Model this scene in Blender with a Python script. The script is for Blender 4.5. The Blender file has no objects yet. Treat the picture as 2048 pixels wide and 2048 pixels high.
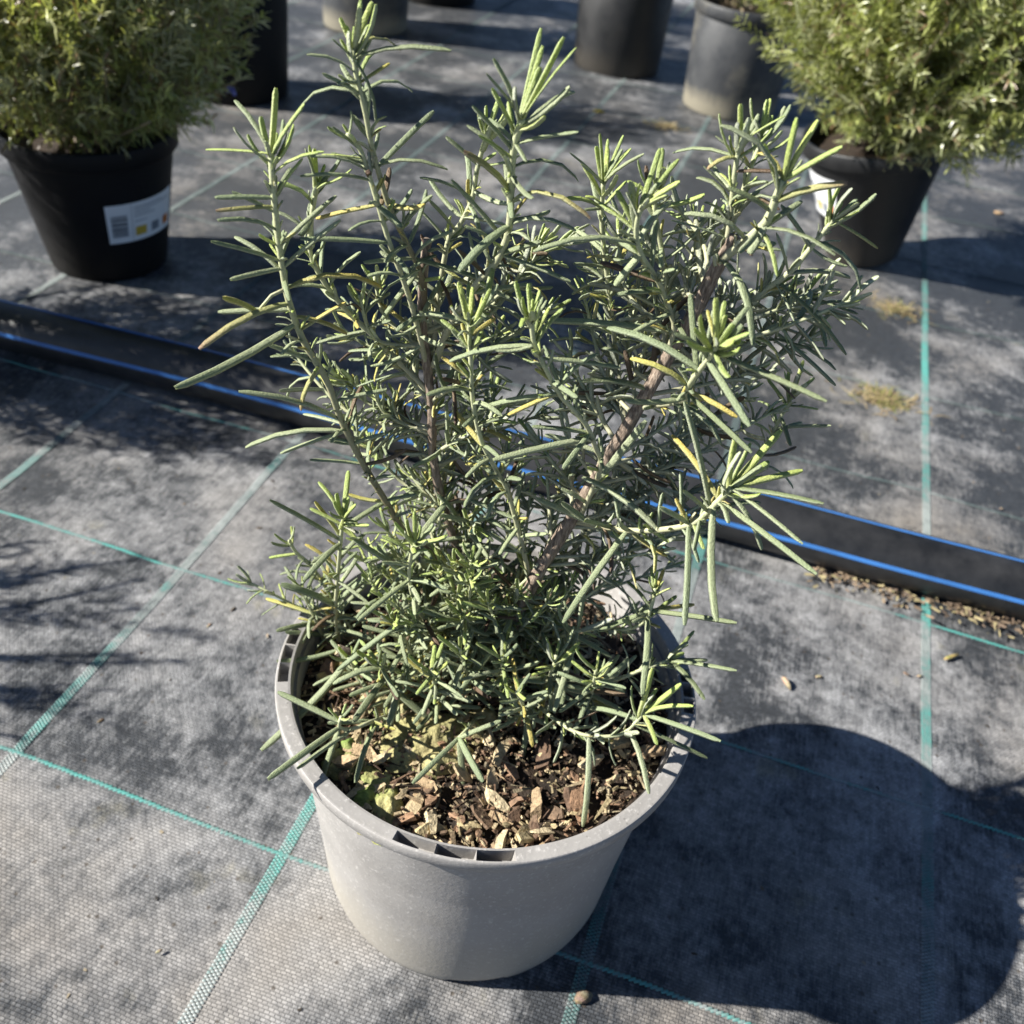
import bpy, math, random
import numpy as np
from mathutils import Vector, Matrix, noise

random.seed(7)
rng = np.random.default_rng(11)
scene = bpy.context.scene
col = scene.collection

# ------------------------------------------------------------------ camera
# fitted to the 20 cm grid woven into the ground cloth (world unit: metre)
F = 1950.0                      # focal length in pixels of a 2048 px picture
PITCH, ROLL, YAW = 0.6917, 0.1223, -0.2439
CAM = Vector((0.39384, -0.29094, 0.57449))
FWD = Vector((math.sin(YAW) * math.cos(PITCH), math.cos(YAW) * math.cos(PITCH), -math.sin(PITCH)))
_r = Vector((math.cos(YAW), -math.sin(YAW), 0)); _u = _r.cross(FWD)
RIGHT = _r * math.cos(ROLL) + _u * math.sin(ROLL)
UP = -_r * math.sin(ROLL) + _u * math.cos(ROLL)
HEAD = Vector((FWD.x, FWD.y, 0)).normalized()
cd = bpy.data.cameras.new('camera'); cam = bpy.data.objects.new('camera', cd); col.objects.link(cam)
M = Matrix((RIGHT, UP, -FWD)).transposed().to_4x4(); M.translation = CAM
cam.matrix_world = M
cd.sensor_width = 36; cd.lens = F / 2048 * 36; cd.clip_start = 0.01; cd.clip_end = 1000
cd.dof.use_dof = True; cd.dof.focus_distance = 0.41; cd.dof.aperture_fstop = 13.0; cd.dof.aperture_blades = 0
scene.camera = cam

# ------------------------------------------------------------------ light
LIGHT = Vector((1.21, 0.44, -0.865)).normalized()      # way the sunlight travels (from the pot's shadow)
EL = math.asin(-LIGHT.z)
w = bpy.data.worlds.new('World'); scene.world = w; w.use_nodes = True
nt = w.node_tree; bg = nt.nodes['Background']
sky = nt.nodes.new('ShaderNodeTexSky'); sky.sky_type = 'NISHITA'; sky.sun_disc = False
sky.air_density = 0.6; sky.dust_density = 0.2; sky.ozone_density = 3.0
sky.sun_elevation = EL; sky.sun_rotation = math.atan2(-LIGHT.x, -LIGHT.y)
nt.links.new(sky.outputs[0], bg.inputs[0]); bg.inputs[1].default_value = 0.05
sd = bpy.data.lights.new('sun', 'SUN'); sd.energy = 5.0; sd.angle = math.radians(0.55); sd.color = (1, 0.965, 0.90)
sun = bpy.data.objects.new('sun', sd); col.objects.link(sun)
sun.rotation_euler = LIGHT.to_track_quat('-Z', 'Y').to_euler(); sun.location = (-1, -1, 3)
scene.view_settings.view_transform = 'Standard'; scene.view_settings.look = 'None'
scene.view_settings.exposure = 1.25; scene.view_settings.gamma = 1.0
scene.view_settings.use_curve_mapping = False
scene.cycles.max_bounces = 5; scene.cycles.diffuse_bounces = 3; scene.cycles.glossy_bounces = 2; scene.cycles.transmission_bounces = 3

POT = Vector((0.308, 0.0466, 0)); POT_H = 0.173; POT_RT = 0.1122; POT_RB = 0.0888; SOIL_Z = 0.154
D = 2048 / 1932.0               # traced pixels are read off a 1932 px view

def ray(x, y):
    return FWD + RIGHT * ((x * D - 1024) / F) - UP * ((y * D - 1024) / F)
def at_w(x, y, wd, c=POT):      # on the upright plane through c, wd metres behind it
    d = ray(x, y); t = ((c - CAM).dot(HEAD) + wd) / d.dot(HEAD); return CAM + d * t
def at_z(x, y, z):
    d = ray(x, y); return CAM + d * ((z - CAM.z) / d.z)
def to_px(P):
    d = P - CAM; z = d.dot(FWD); return ((1024 + F * d.dot(RIGHT) / z) / D, (1024 - F * d.dot(UP) / z) / D)

# ------------------------------------------------------------------ helpers
def tag(o, label=None, cat=None, group=None, kind=None):
    if label: o['label'] = label
    if cat: o['category'] = cat
    if group: o['group'] = group
    if kind: o['kind'] = kind
    return o
def empty(name, loc, **k):
    o = bpy.data.objects.new(name, None); col.objects.link(o); o.location = loc
    o.empty_display_size = 0.05
    return tag(o, **k)
def link(name, me, parent=None, loc=None, mat=None):
    o = bpy.data.objects.new(name, me); col.objects.link(o)
    if mat and not me.materials: me.materials.append(mat)
    if parent: o.parent = parent
    if loc is not None: o.location = loc
    return o
def make_mesh(name, verts, faces, cols=None, mat=None, smooth=True):
    me = bpy.data.meshes.new(name)
    verts = np.asarray(verts, float)
    me.from_pydata(verts.tolist(), [], [tuple(int(i) for i in f) for f in faces])
    if cols is not None:
        a = me.color_attributes.new('Col', 'FLOAT_COLOR', 'POINT')
        c = np.ones((len(verts), 4), np.float32); c[:, :3] = np.asarray(cols)
        a.data.foreach_set('color', c.ravel())
    if smooth: me.polygons.foreach_set('use_smooth', [True] * len(me.polygons))
    if mat: me.materials.append(mat)
    me.update(); return me
class Batch:                     # collects copies of small meshes into one
    def __init__(s): s.v = []; s.f = []; s.c = []; s.n = 0
    def add(s, v, f, c):
        s.v.append(v); s.f.append(f + s.n); s.c.append(c); s.n += len(v)
    def mesh(s, name, mat, smooth=True):
        v = np.concatenate(s.v).astype(np.float32); f = np.concatenate(s.f).astype(np.int32); c = np.concatenate(s.c)
        me = bpy.data.meshes.new(name); k = f.shape[1]
        me.vertices.add(len(v)); me.vertices.foreach_set('co', v.ravel())
        me.loops.add(f.size); me.loops.foreach_set('vertex_index', f.ravel())
        me.polygons.add(len(f)); me.polygons.foreach_set('loop_start', np.arange(0, f.size, k, dtype=np.int32))
        a = me.color_attributes.new('Col', 'FLOAT_COLOR', 'POINT')
        cc = np.ones((len(v), 4), np.float32); cc[:, :3] = c; a.data.foreach_set('color', cc.ravel())
        me.update(calc_edges=True); me.validate()
        me.polygons.foreach_set('use_smooth', [smooth] * len(me.polygons))
        me.materials.append(mat); return me

# ------------------------------------------------------------------ materials
def new_mat(name):
    m = bpy.data.materials.new(name); m.use_nodes = True
    return m, m.node_tree, m.node_tree.nodes['Principled BSDF']
def N(t, kind, **k):
    n = t.nodes.new(kind)
    for a, v in k.items():
        if a.startswith('_'): n.inputs[a[1:].replace('_', ' ')].default_value = v
        else: setattr(n, a, v)
    return n
def mixc(t, fac, a, b, mode='MIX'):
    n = t.nodes.new('ShaderNodeMix'); n.data_type = 'RGBA'; n.blend_type = mode
    for s, v in ((0, fac), (6, a), (7, b)):
        if isinstance(v, (int, float)): n.inputs[s].default_value = v
        elif isinstance(v, tuple): n.inputs[s].default_value = (*v, 1)
        else: t.links.new(v, n.inputs[s])
    return n.outputs[2]
def ramp(t, src, stops):
    n = t.nodes.new('ShaderNodeValToRGB'); e = n.color_ramp.elements
    while len(e) < len(stops): e.new(0.5)
    for q, (p, c) in zip(e, stops):
        q.position = p; q.color = (c, c, c, 1) if isinstance(c, (int, float)) else (*c, 1)
    t.links.new(src, n.inputs[0]); return n.outputs[0]
def math_(t, op, a, b=None):
    n = t.nodes.new('ShaderNodeMath'); n.operation = op
    for i, v in enumerate((a, b)):
        if v is None: continue
        if isinstance(v, (int, float)): n.inputs[i].default_value = v
        else: t.links.new(v, n.inputs[i])
    return n.outputs[0]
def noise_(t, vec, scale, detail=4, rough=0.6):
    n = N(t, 'ShaderNodeTexNoise'); n.inputs['Scale'].default_value = scale
    n.inputs['Detail'].default_value = detail; n.inputs['Roughness'].default_value = rough
    if vec is not None: t.links.new(vec, n.inputs['Vector'])
    return n.outputs['Fac']
def bump(t, b, height, strength, dist):
    n = N(t, 'ShaderNodeBump'); n.inputs['Strength'].default_value = strength; n.inputs['Distance'].default_value = dist
    t.links.new(height, n.inputs['Height']); t.links.new(n.outputs[0], b.inputs['Normal'])

def attr_mat(name, rough=0.55, nscale=600, namt=0.35, bstr=0.4, bdist=0.0004, trans=0.0, spec=0.4, sheen=0):
    m, t, b = new_mat(name)
    a = N(t, 'ShaderNodeVertexColor', layer_name='Col')
    tc = N(t, 'ShaderNodeNewGeometry')
    n = noise_(t, tc.outputs['Position'], nscale, 3)
    lo = ramp(t, n, [(0.3, 1 - namt), (0.7, 1 + 0.0)])
    c = mixc(t, 1.0, a.outputs[0], lo, 'MULTIPLY')
    t.links.new(c, b.inputs['Base Color']); b.inputs['Roughness'].default_value = rough
    b.inputs['Specular IOR Level'].default_value = spec
    if bstr: bump(t, b, n, bstr, bdist)
    if trans:
        tr = N(t, 'ShaderNodeBsdfTranslucent'); tcx = mixc(t, 1.0, c, (0.95, 1.0, 0.45), 'MULTIPLY'); t.links.new(tcx, tr.inputs[0])
        ms = N(t, 'ShaderNodeMixShader'); ms.inputs[0].default_value = trans
        t.links.new(b.outputs[0], ms.inputs[1]); t.links.new(tr.outputs[0], ms.inputs[2])
        t.links.new(ms.outputs[0], t.nodes['Material Output'].inputs[0])
    return m
M_LEAF = attr_mat('rosemary_leaf', 0.5, 1300, 0.34, 1.0, 0.0006, 0.22)
M_FAR = attr_mat('rosemary_leaf_background', 0.33, 400, 0.25, 0, 0, 0.4, 0.6)
M_STEM = attr_mat('rosemary_stem', 0.6, 1200, 0.3, 0.4, 0.0003)
M_CHIP = attr_mat('bark', 0.8, 500, 0.5, 0.9, 0.0012)
M_DRY = attr_mat('dry_litter', 0.8, 400, 0.3, 0)

def bark_mat():
    m, t, b = new_mat('woody_bark'); tc = N(t, 'ShaderNodeTexCoord')
    mp = N(t, 'ShaderNodeMapping'); mp.inputs['Scale'].default_value = (1, 1, 0.16); t.links.new(tc.outputs['Object'], mp.inputs[0])
    n = noise_(t, mp.outputs[0], 900, 5, 0.7)
    c = ramp(t, n, [(0.32, (0.07, 0.05, 0.036)), (0.5, (0.24, 0.18, 0.135)), (0.72, (0.50, 0.41, 0.32))])
    t.links.new(c, b.inputs['Base Color']); b.inputs['Roughness'].default_value = 0.85
    bump(t, b, n, 1.0, 0.0012); return m
M_BARK = bark_mat()

def dust_nodes(t, pos):          # dusty film lying on the cloth and its threads, 0..1
    a = noise_(t, pos, 6.0, 10, 0.70); b2 = noise_(t, pos, 85, 8, 0.75)
    mp = N(t, 'ShaderNodeMapping'); mp.inputs['Scale'].default_value = (1.0, 0.16, 1); mp.inputs['Rotation'].default_value = (0, 0, 0.05)
    t.links.new(pos, mp.inputs[0]); c = noise_(t, mp.outputs[0], 520, 4, 0.65)
    s = math_(t, 'ADD', math_(t, 'ADD', math_(t, 'MULTIPLY', a, 1.15), math_(t, 'MULTIPLY', b2, 0.36)), math_(t, 'MULTIPLY', c, 0.26))
    sx = N(t, 'ShaderNodeSeparateXYZ'); t.links.new(pos, sx.inputs[0])
    strip = N(t, 'ShaderNodeMapRange'); t.links.new(sx.outputs[1], strip.inputs[0]); strip.inputs[1].default_value = .46; strip.inputs[2].default_value = .62; strip.inputs[3].default_value = 0; strip.inputs[4].default_value = .075   # the bed beyond the pipe is less dusty
    s = math_(t, 'SUBTRACT', s, strip.outputs[0])
    return ramp(t, s, [(0.785, 0.0), (1.0, 1.0)])
def cloth_mat():
    m, t, b = new_mat('woven_ground_cloth')
    g = N(t, 'ShaderNodeNewGeometry'); pos = g.outputs['Position']
    br = N(t, 'ShaderNodeTexBrick'); br.offset = 0.5; br.squash = 1.0
    for k, v in (('Scale', 1.0), ('Mortar Size', 0.00042), ('Mortar Smooth', 0.9), ('Brick Width', 0.0034), ('Row Height', 0.0021), ('Bias', 0.0)):
        br.inputs[k].default_value = v
    br.inputs['Color1'].default_value = (1, 1, 1, 1); br.inputs['Color2'].default_value = (0.55, 0.55, 0.55, 1); br.inputs['Mortar'].default_value = (0.3, 0.3, 0.3, 1)
    wob = N(t, 'ShaderNodeVectorMath', operation='MULTIPLY_ADD')
    wn = N(t, 'ShaderNodeTexNoise'); wn.inputs['Scale'].default_value = 60; t.links.new(pos, wn.inputs['Vector'])
    t.links.new(wn.outputs['Color'], wob.inputs[0]); wob.inputs[1].default_value = (0.002, 0.002, 0); t.links.new(pos, wob.inputs[2])
    t.links.new(wob.outputs[0], br.inputs['Vector'])
    dust = dust_nodes(t, pos)
    big = noise_(t, pos, 3.1, 4, 0.6)
    dcol = mixc(t, ramp(t, big, [(0.42, 0.0), (0.68, 1.0)]), (0.45, 0.45, 0.452), (0.27, 0.24, 0.205))
    ysp = noise_(t, pos, 17, 5, 0.6)
    dcol = mixc(t, ramp(t, ysp, [(0.62, 0.0), (0.74, 0.6)]), dcol, (0.34, 0.30, 0.16))
    weave = br.outputs['Color']
    base = mixc(t, 1.0, (0.062, 0.067, 0.074), weave, 'MULTIPLY')
    dw = mixc(t, 0.62, dcol, mixc(t, 1.0, dcol, weave, 'MULTIPLY'))
    c = mixc(t, dust, base, dw)
    spk = N(t, 'ShaderNodeTexVoronoi'); spk.inputs['Scale'].default_value = 75; t.links.new(pos, spk.inputs['Vector'])
    c = mixc(t, ramp(t, spk.outputs['Distance'], [(0.06, 0.75), (0.13, 0.0)]), c, (0.06, 0.045, 0.03))
    t.links.new(c, b.inputs['Base Color']); b.inputs['Roughness'].default_value = 0.5
    b.inputs['Specular IOR Level'].default_value = 0.45
    h = math_(t, 'ADD', br.outputs['Fac'], 0.0)
    h2 = math_(t, 'SUBTRACT', math_(t, 'MULTIPLY', noise_(t, pos, 24, 4), 5.0), h)
    bump(t, b, h2, 0.75, 0.0007)
    return m
M_CLOTH = cloth_mat()
def teal_mat():
    m, t, b = new_mat('teal_marker_thread')
    g = N(t, 'ShaderNodeNewGeometry'); pos = g.outputs['Position']
    dust = dust_nodes(t, pos); n = noise_(t, pos, 500, 3)
    big = noise_(t, pos, 4.3, 5, 0.6)
    f = ramp(t, math_(t, 'ADD', math_(t, 'ADD', math_(t, 'MULTIPLY', dust, 0.4), big), math_(t, 'SUBTRACT', N(t, 'ShaderNodeVertexColor', layer_name='Col').outputs[0], 0.2)), [(0.50, 0.04), (0.80, 0.95)])
    teal = mixc(t, n, (0.05, 0.24, 0.215), (0.13, 0.41, 0.36))
    c = mixc(t, f, teal, mixc(t, dust, (0.075, 0.09, 0.09), (0.29, 0.31, 0.30)))
    t.links.new(c, b.inputs['Base Color']); b.inputs['Roughness'].default_value = 0.45; return m
M_TEAL = teal_mat()
def pot_mat(name, c1, c2, stain, zs, rough=0.5, scuff=0.3):
    m, t, b = new_mat(name); tc = N(t, 'ShaderNodeTexCoord'); o = tc.outputs['Object']
    n1 = noise_(t, o, 28, 6, 0.65); n2 = noise_(t, o, 380, 4, 0.7)
    mp = N(t, 'ShaderNodeMapping'); mp.inputs['Scale'].default_value = (1, 1, 0.18); t.links.new(o, mp.inputs[0]); n3 = noise_(t, mp.outputs[0], 70, 5)
    c = mixc(t, ramp(t, n1, [(0.35, 0.0), (0.7, 1.0)]), c1, c2)
    sp = N(t, 'ShaderNodeSeparateXYZ'); t.links.new(o, sp.inputs[0])
    zz = math_(t, 'ADD', math_(t, 'MULTIPLY', sp.outputs[2], zs), math_(t, 'MULTIPLY', n3, -0.5))
    c = mixc(t, ramp(t, zz, [(-0.35, 0.85), (0.35, 0.0)]), c, stain)          # splashed soil, strongest at the foot
    c = mixc(t, ramp(t, n2, [(0.56, 0.0), (0.75, scuff)]), c, tuple(min(1, x * 1.9 + 0.02) for x in c2))
    n4 = noise_(t, o, 9, 7, 0.72); c = mixc(t, ramp(t, n4, [(0.50, 0.0), (0.66, 0.35)]), c, stain)                    # dried water marks
    sk = N(t, 'ShaderNodeTexVoronoi'); sk.inputs['Scale'].default_value = 130; t.links.new(o, sk.inputs['Vector'])
    c = mixc(t, ramp(t, sk.outputs['Distance'], [(0.05, 0.5), (0.10, 0.0)]), c, tuple(x * .45 for x in c1))
    t.links.new(c, b.inputs['Base Color'])
    t.links.new(ramp(t, n1, [(0.3, rough), (0.7, min(1, rough + 0.18))]), b.inputs['Roughness'])
    bump(t, b, math_(t, 'ADD', n2, n3), 0.22, 0.001); return m
M_GREY = pot_mat('taupe_plastic', (0.258, 0.245, 0.231), (0.322, 0.307, 0.291), (0.315, 0.292, 0.25), 9.0, 0.5, 0.6)
M_BLACK = pot_mat('black_plastic', (0.006, 0.006, 0.007), (0.009, 0.009, 0.010), (0.012, 0.011, 0.010), 9.0, 0.5, 0.05)
M_BLACK.node_tree.nodes['Principled BSDF'].inputs['Specular IOR Level'].default_value = 0.2
M_DGREY = pot_mat('dusty_black_plastic', (0.03, 0.032, 0.036), (0.05, 0.052, 0.054), (0.26, 0.235, 0.175), 13.0, 0.42, 0.4)
M_DK = pot_mat('dark_scuffed_plastic', (0.009, 0.0095, 0.0105), (0.016, 0.016, 0.0165), (0.04, 0.035, 0.028), 12.0, 0.42, 0.2)

def plain(name, c, rough=0.6, nscale=0, amt=0.0):
    m, t, b = new_mat(name)
    if nscale:
        g = N(t, 'ShaderNodeNewGeometry'); n = noise_(t, g.outputs['Position'], nscale, 4)
        t.links.new(mixc(t, n, tuple(x * (1 - amt) for x in c), tuple(x * (1 + amt) for x in c)), b.inputs['Base Color'])
    else: b.inputs['Base Color'].default_value = (*c, 1)
    b.inputs['Roughness'].default_value = rough; return m
M_PAPER = plain('label_paper', (0.78, 0.79, 0.80), 0.5, 60, 0.04)
M_INK = plain('label_ink', (0.10, 0.11, 0.13), 0.6)
M_YEL = plain('label_yellow', (0.55, 0.38, 0.05), 0.6); M_GRY = plain('label_grey', (0.20, 0.22, 0.25), 0.6); M_ORG = plain('label_orange', (0.55, 0.17, 0.03), 0.6)

def pipe_mat():
    m, t, b = new_mat('black_polyethylene'); g = N(t, 'ShaderNodeNewGeometry'); pos = g.outputs['Position']
    n = noise_(t, pos, 40, 6, 0.65); n2 = noise_(t, pos, 9, 4)
    c = mixc(t, ramp(t, math_(t, 'ADD', math_(t, 'MULTIPLY', n, .6), math_(t, 'MULTIPLY', n2, .5)), [(0.4, 0.0), (0.75, 1.0)]), (0.009, 0.0095, 0.0105), (0.038, 0.038, 0.039))
    t.links.new(c, b.inputs['Base Color']); b.inputs['Roughness'].default_value = 0.42; bump(t, b, n, 0.1, 0.001); return m
M_PIPE = pipe_mat(); M_BLUE = plain('blue_stripe', (0.045, 0.17, 0.46), 0.45, 30, 0.4)

# ------------------------------------------------------------------ ground cloth and its woven marker threads
gv = []; gf = []
xs = np.concatenate([[-250, -60, -15, -4], np.linspace(-1.6, 1.6, 129), [4, 15, 60, 250]])
ys = np.concatenate([[-250, -60, -15, -3], np.linspace(-0.5, 3.3, 153), [5, 15, 60, 250]])
def ground_z(x, y):
    if abs(x) > 1.6 or y < -0.5 or y > 3.3: return 0.0
    return 0.0028 * noise.noise(Vector((x * 8, y * 4.5, 0))) + 0.0008 * noise.noise(Vector((x * 23, y * 31, 3)))
for y in ys:
    for x in xs: gv.append((x, y, ground_z(x, y)))
nx = len(xs)
for j in range(len(ys) - 1):
    for i in range(nx - 1): gf.append((j * nx + i, j * nx + i + 1, (j + 1) * nx + i + 1, (j + 1) * nx + i))
ground = link('ground', make_mesh('ground', gv, gf, None, M_CLOTH)); tag(ground, kind='structure')

dash_q = np.array([[0, 1, 5, 4], [1, 2, 6, 5], [2, 3, 7, 6], [4, 5, 9, 8], [5, 6, 10, 9], [6, 7, 11, 10]])
def dash(L, W, H, ang):          # one float of a tape over the weave: a small raised pillow
    v = []
    for s, hh in ((-0.5, 0.0), (0.0, 1.0), (0.5, 0.0)):
        for q, h2 in ((-0.5, 0), (-0.22, 1), (0.22, 1), (0.5, 0)):
            v.append((s * L, q * W, H * (0.25 + 0.75 * hh) * h2))
    v = np.array(v); ca, sa = math.cos(ang), math.sin(ang)
    v[:, :2] = v[:, :2] @ np.array([[ca, sa], [-sa, ca]]); return v
def zs_of(P): return np.array([ground_z(a, b) for a, b in P])
DIRT = {('A', 1): -.06, ('A', 0): .12, ('A', 2): .10, ('A', 3): .05, ('B', 0): -.04, ('B', 1): -.03, ('B', 2): .12}
def thread(axis, k):
    bt = Batch(); dirt = DIRT.get((axis, k), .24)
    if axis == 'A':              # broad stripe of four tapes running away from the camera
        x0 = 0.2 * k; y = -0.42; r = 0
        while y < 2.6:
            for c in range(4):
                x = x0 + (c - 1.5) * 0.0019 + 0.0016 * noise.noise(Vector((y * 3, k * 7.0, 0))); yy = y + (0.0012 if c % 2 else 0)
                v = dash(0.0021, 0.0019, 0.0009, 0.12 * random.uniform(-1, 1)) + [x, yy, 0.0003 + ground_z(x, yy)]
                bt.add(v, dash_q, np.full((12, 3), dirt + .2 + (0 if yy < .45 else .08 if k == 3 else .34)))
            y += 0.00245; r += 1
    else:                        # single cross thread of slanting floats
        y0 = 0.19606 * k; x = -1.35
        while x < 1.35:
            yy = y0 + 0.0017 * noise.noise(Vector((x * 3.5, k * 5.0, 9))) + random.uniform(-.0002, .0002)
            v = dash(0.0046, 0.0021, 0.0010, 0.42) + [x, yy, 0.0003 + ground_z(x, yy)]
            bt.add(v, dash_q, np.full((12, 3), dirt + .2 + (.15 if k > 2 else 0))); x += 0.0033
    o = link('marker_thread', bt.mesh('marker_thread', M_TEAL), ground); tag(o, kind='stuff')
for k in range(-4, 6): thread('A', k)
for k in range(-1, 10): thread('B', k)

# ------------------------------------------------------------------ water pipe with blue stripes
PR = 0.0255
pc = [(-1.9, .432), (-0.9, .415), (-0.45, .415), (0.0, .428), (0.5, .438), (0.75, .443), (1.3, .447), (2.2, .46)]
def pipe_y(x):
    for (x0, y0), (x1, y1) in zip(pc, pc[1:]):
        if x0 <= x <= x1:
            s = (x - x0) / (x1 - x0); s = s * s * (3 - 2 * s); return y0 + (y1 - y0) * s + .004 * noise.noise(Vector((x * 2.6, 0, 7)))
    return pc[-1][1]
proot = empty('water_pipe', (0.4, .436, 0), label='long black plastic water pipe with blue stripes lying across the ground cloth', cat='pipe')
def pipe_sweep(a0, a1, rad, n, name, mat, closed):
    v = []; f = []; X = np.linspace(-1.9, 2.2, 90); A = np.linspace(a0, a1, n, endpoint=not closed)
    for x in X:
        for a in A: v.append((x - .4, pipe_y(x) - .436 + rad * math.cos(a), PR + rad * math.sin(a)))
    m = len(A)
    for i in range(len(X) - 1):
        for j in range(m if closed else m - 1):
            f.append((i * m + j, i * m + (j + 1) % m, (i + 1) * m + (j + 1) % m, (i + 1) * m + j))
    return link(name, make_mesh(name, v, f, None, mat), proot)
pipe_sweep(0, 2 * math.pi, PR, 40, 'tube', M_PIPE, True)
for deg in (167, 78, -12):
    pipe_sweep(math.radians(deg - 4.4), math.radians(deg + 4.4), PR + 0.0004, 5, 'stripe', M_BLUE, False)

# ------------------------------------------------------------------ pots
def lathe(profile, n, name, mat, angs=None):
    v = []; f = []; A = np.linspace(0, 2 * math.pi, n, endpoint=False)
    for a in A:
        for r, z in profile: v.append((r * math.cos(a), r * math.sin(a), z))
    m = len(profile)
    for i in range(n):
        for j in range(m - 1): f.append((i * m + j, ((i + 1) % n) * m + j, ((i + 1) % n) * m + j + 1, i * m + j + 1))
    return make_mesh(name, v, f, None, mat)

def soil_disc(R, z, name, amp=0.004, seed=0, n=36, rings=14):
    v = [(0, 0, z)]; f = []; c = [(0.05, 0.035, 0.022)]
    for i in range(1, rings + 1):
        for j in range(n):
            r = R * i / rings; a = 2 * math.pi * j / n; x, y = r * math.cos(a), r * math.sin(a)
            v.append((x, y, z + amp * noise.noise(Vector((x * 60, y * 60, seed))) + amp * .6 * noise.noise(Vector((x * 170, y * 170, seed)))))
            k = 0.6 + 0.5 * noise.noise(Vector((x * 90, y * 90, seed + 4))); c.append((0.06 * k, 0.038 * k, 0.022 * k))
    for j in range(n): f.append((0, 1 + j, 1 + (j + 1) % n))
    for i in range(rings - 1):
        for j in range(n): f.append((1 + i * n + j, 1 + (i + 1) * n + j, 1 + (i + 1) * n + (j + 1) % n, 1 + i * n + (j + 1) % n))
    return make_mesh(name, v, f, c, M_CHIP)

def bg_pot(x, y, rb, rt, h, mat, label, lean=0, wall_only=False):
    root = empty('plant_pot', (x, y, 0), label=label, cat='pot')
    if lean:
        ax = HEAD; root.rotation_mode = 'QUATERNION'; root.rotation_quaternion = Matrix.Rotation(math.radians(lean), 3, ax).to_quaternion()
        root.location.z = abs(math.sin(math.radians(lean))) * rb * 0.6
    wt = rt - 0.006; zr = h - 0.022
    prof = [(rb * .3, .004), (rb - .006, .003), (rb - .004, 0.0), (rb - .001, .001), (rb, .004), (rb + (wt - rb) * .96, zr - .001), (wt - .001, zr)]
    link('wall', lathe(prof, 56, 'wall', mat), root)
    rim = [(wt - .0015, zr - .0005), (rt - .002, zr + .0005), (rt - .0008, zr + .002), (rt, h - .002), (rt - .001, h - .0003), (rt - .004, h), (rt - .006, h - .001), (rt - .008, h - .02), (rb - .002, .01)]
    link('rim', lathe(rim, 56, 'rim', mat), root)
    link('potting_mix', soil_disc(rt - .009, h - .022, 'potting_mix', 0.006, x * 10, 24, 7), root)
    return root

def patch(root, rb, rt, h, a0, a1, z0, z1, off, name, mat, parent):   # curved sheet stuck on a tapering wall
    v = []; f = []; n = 14
    for z in (z0, z1):
        for i in range(n + 1):
            a = a0 + (a1 - a0) * i / n; r = rb + (rt - .006 - rb) * .96 * z / (h - .023) + off
            v.append((r * math.cos(a), r * math.sin(a), z))
    for i in range(n): f.append((i, i + 1, n + 1 + i + 1, n + 1 + i))
    return link(name, make_mesh(name, v, f, None, mat), parent)

# left neighbour with barcode label
LP = dict(rb=.0675, rt=.098, h=.163)
lpot = bg_pot(-.384, .637, LP['rb'], LP['rt'], LP['h'], M_BLACK, 'black plant pot with a white barcode label, beyond the blue striped pipe')
acam = math.atan2(CAM.y - .637, CAM.x + .384)                # bearing of the camera seen from the pot
def lab(root, P, ac, a0, a1, z0, z1):
    lb = patch(root, P['rb'], P['rt'], P['h'], ac + a0, ac + a1, z0, z1, .0006, 'label', M_PAPER, root)
    lb['label'] = 'white paper label with barcode and three coloured squares'
    da = a1 - a0; dz = z1 - z0
    def pp(u0, u1, v0, v1, nm, mt): patch(root, P['rb'], P['rt'], P['h'], ac + a0 + da * u0, ac + a0 + da * u1, z0 + dz * v0, z0 + dz * v1, .0010, nm, mt, lb)
    v = .17
    while v < .73:
        th = random.choice((.012, .02, .035, .05)); pp(.05, .24, v, min(v + th, .75), 'barcode_bar', M_INK); v += th + random.choice((.012, .02, .03))
    pp(.295, .30, .06, .97, 'print_line', M_GRY)
    for q, (u1, vv) in enumerate(((.75, .87), (.9, .80), (.55, .72), (.62, .64), (.5, .50))): pp(.33, u1, vv, vv + .02, 'print_line', M_GRY)
    pp(.335, .49, .13, .36, 'colour_square', M_YEL); pp(.57, .70, .13, .36, 'colour_square', M_GRY); pp(.79, .92, .13, .36, 'colour_square', M_ORG)
lab(lpot, LP, acam, 0.03, 1.20, .052, .100)

RP = dict(rb=.050, rt=.098, h=.172)
rpot = bg_pot(.508, 1.150, RP['rb'], RP['rt'], RP['h'], M_DK, 'dark leaning plant pot with a white label under the spreading rosemary bush', lean=-11)
acam2 = math.atan2(CAM.y - 1.15, CAM.x - .508)
lab(rpot, RP, acam2, -1.25, -.48, .072, .132)
bg_pot(.222, 1.742, .090, .104, .19, M_DGREY, 'dusty grey black plant pot with a pale soil stained foot')
bg_pot(-.039, 1.874, .090, .104, .21, M_DK, 'plain dark plant pot standing beside the soil stained pot')
bg_pot(-.589, 1.814, .090, .104, .21, M_DGREY, 'grey black plant pot whose pale side catches the sun, farther off')
bg_pot(-.560, 2.160, .092, .106, .21, M_BLACK, 'black plant pot in the back row behind the sunlit grey pot')
bg_pot(-.585, 1.280, .086, .100, .20, M_BLACK, 'tall black plant pot half hidden behind the rosemary of the barcode pot')

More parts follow.
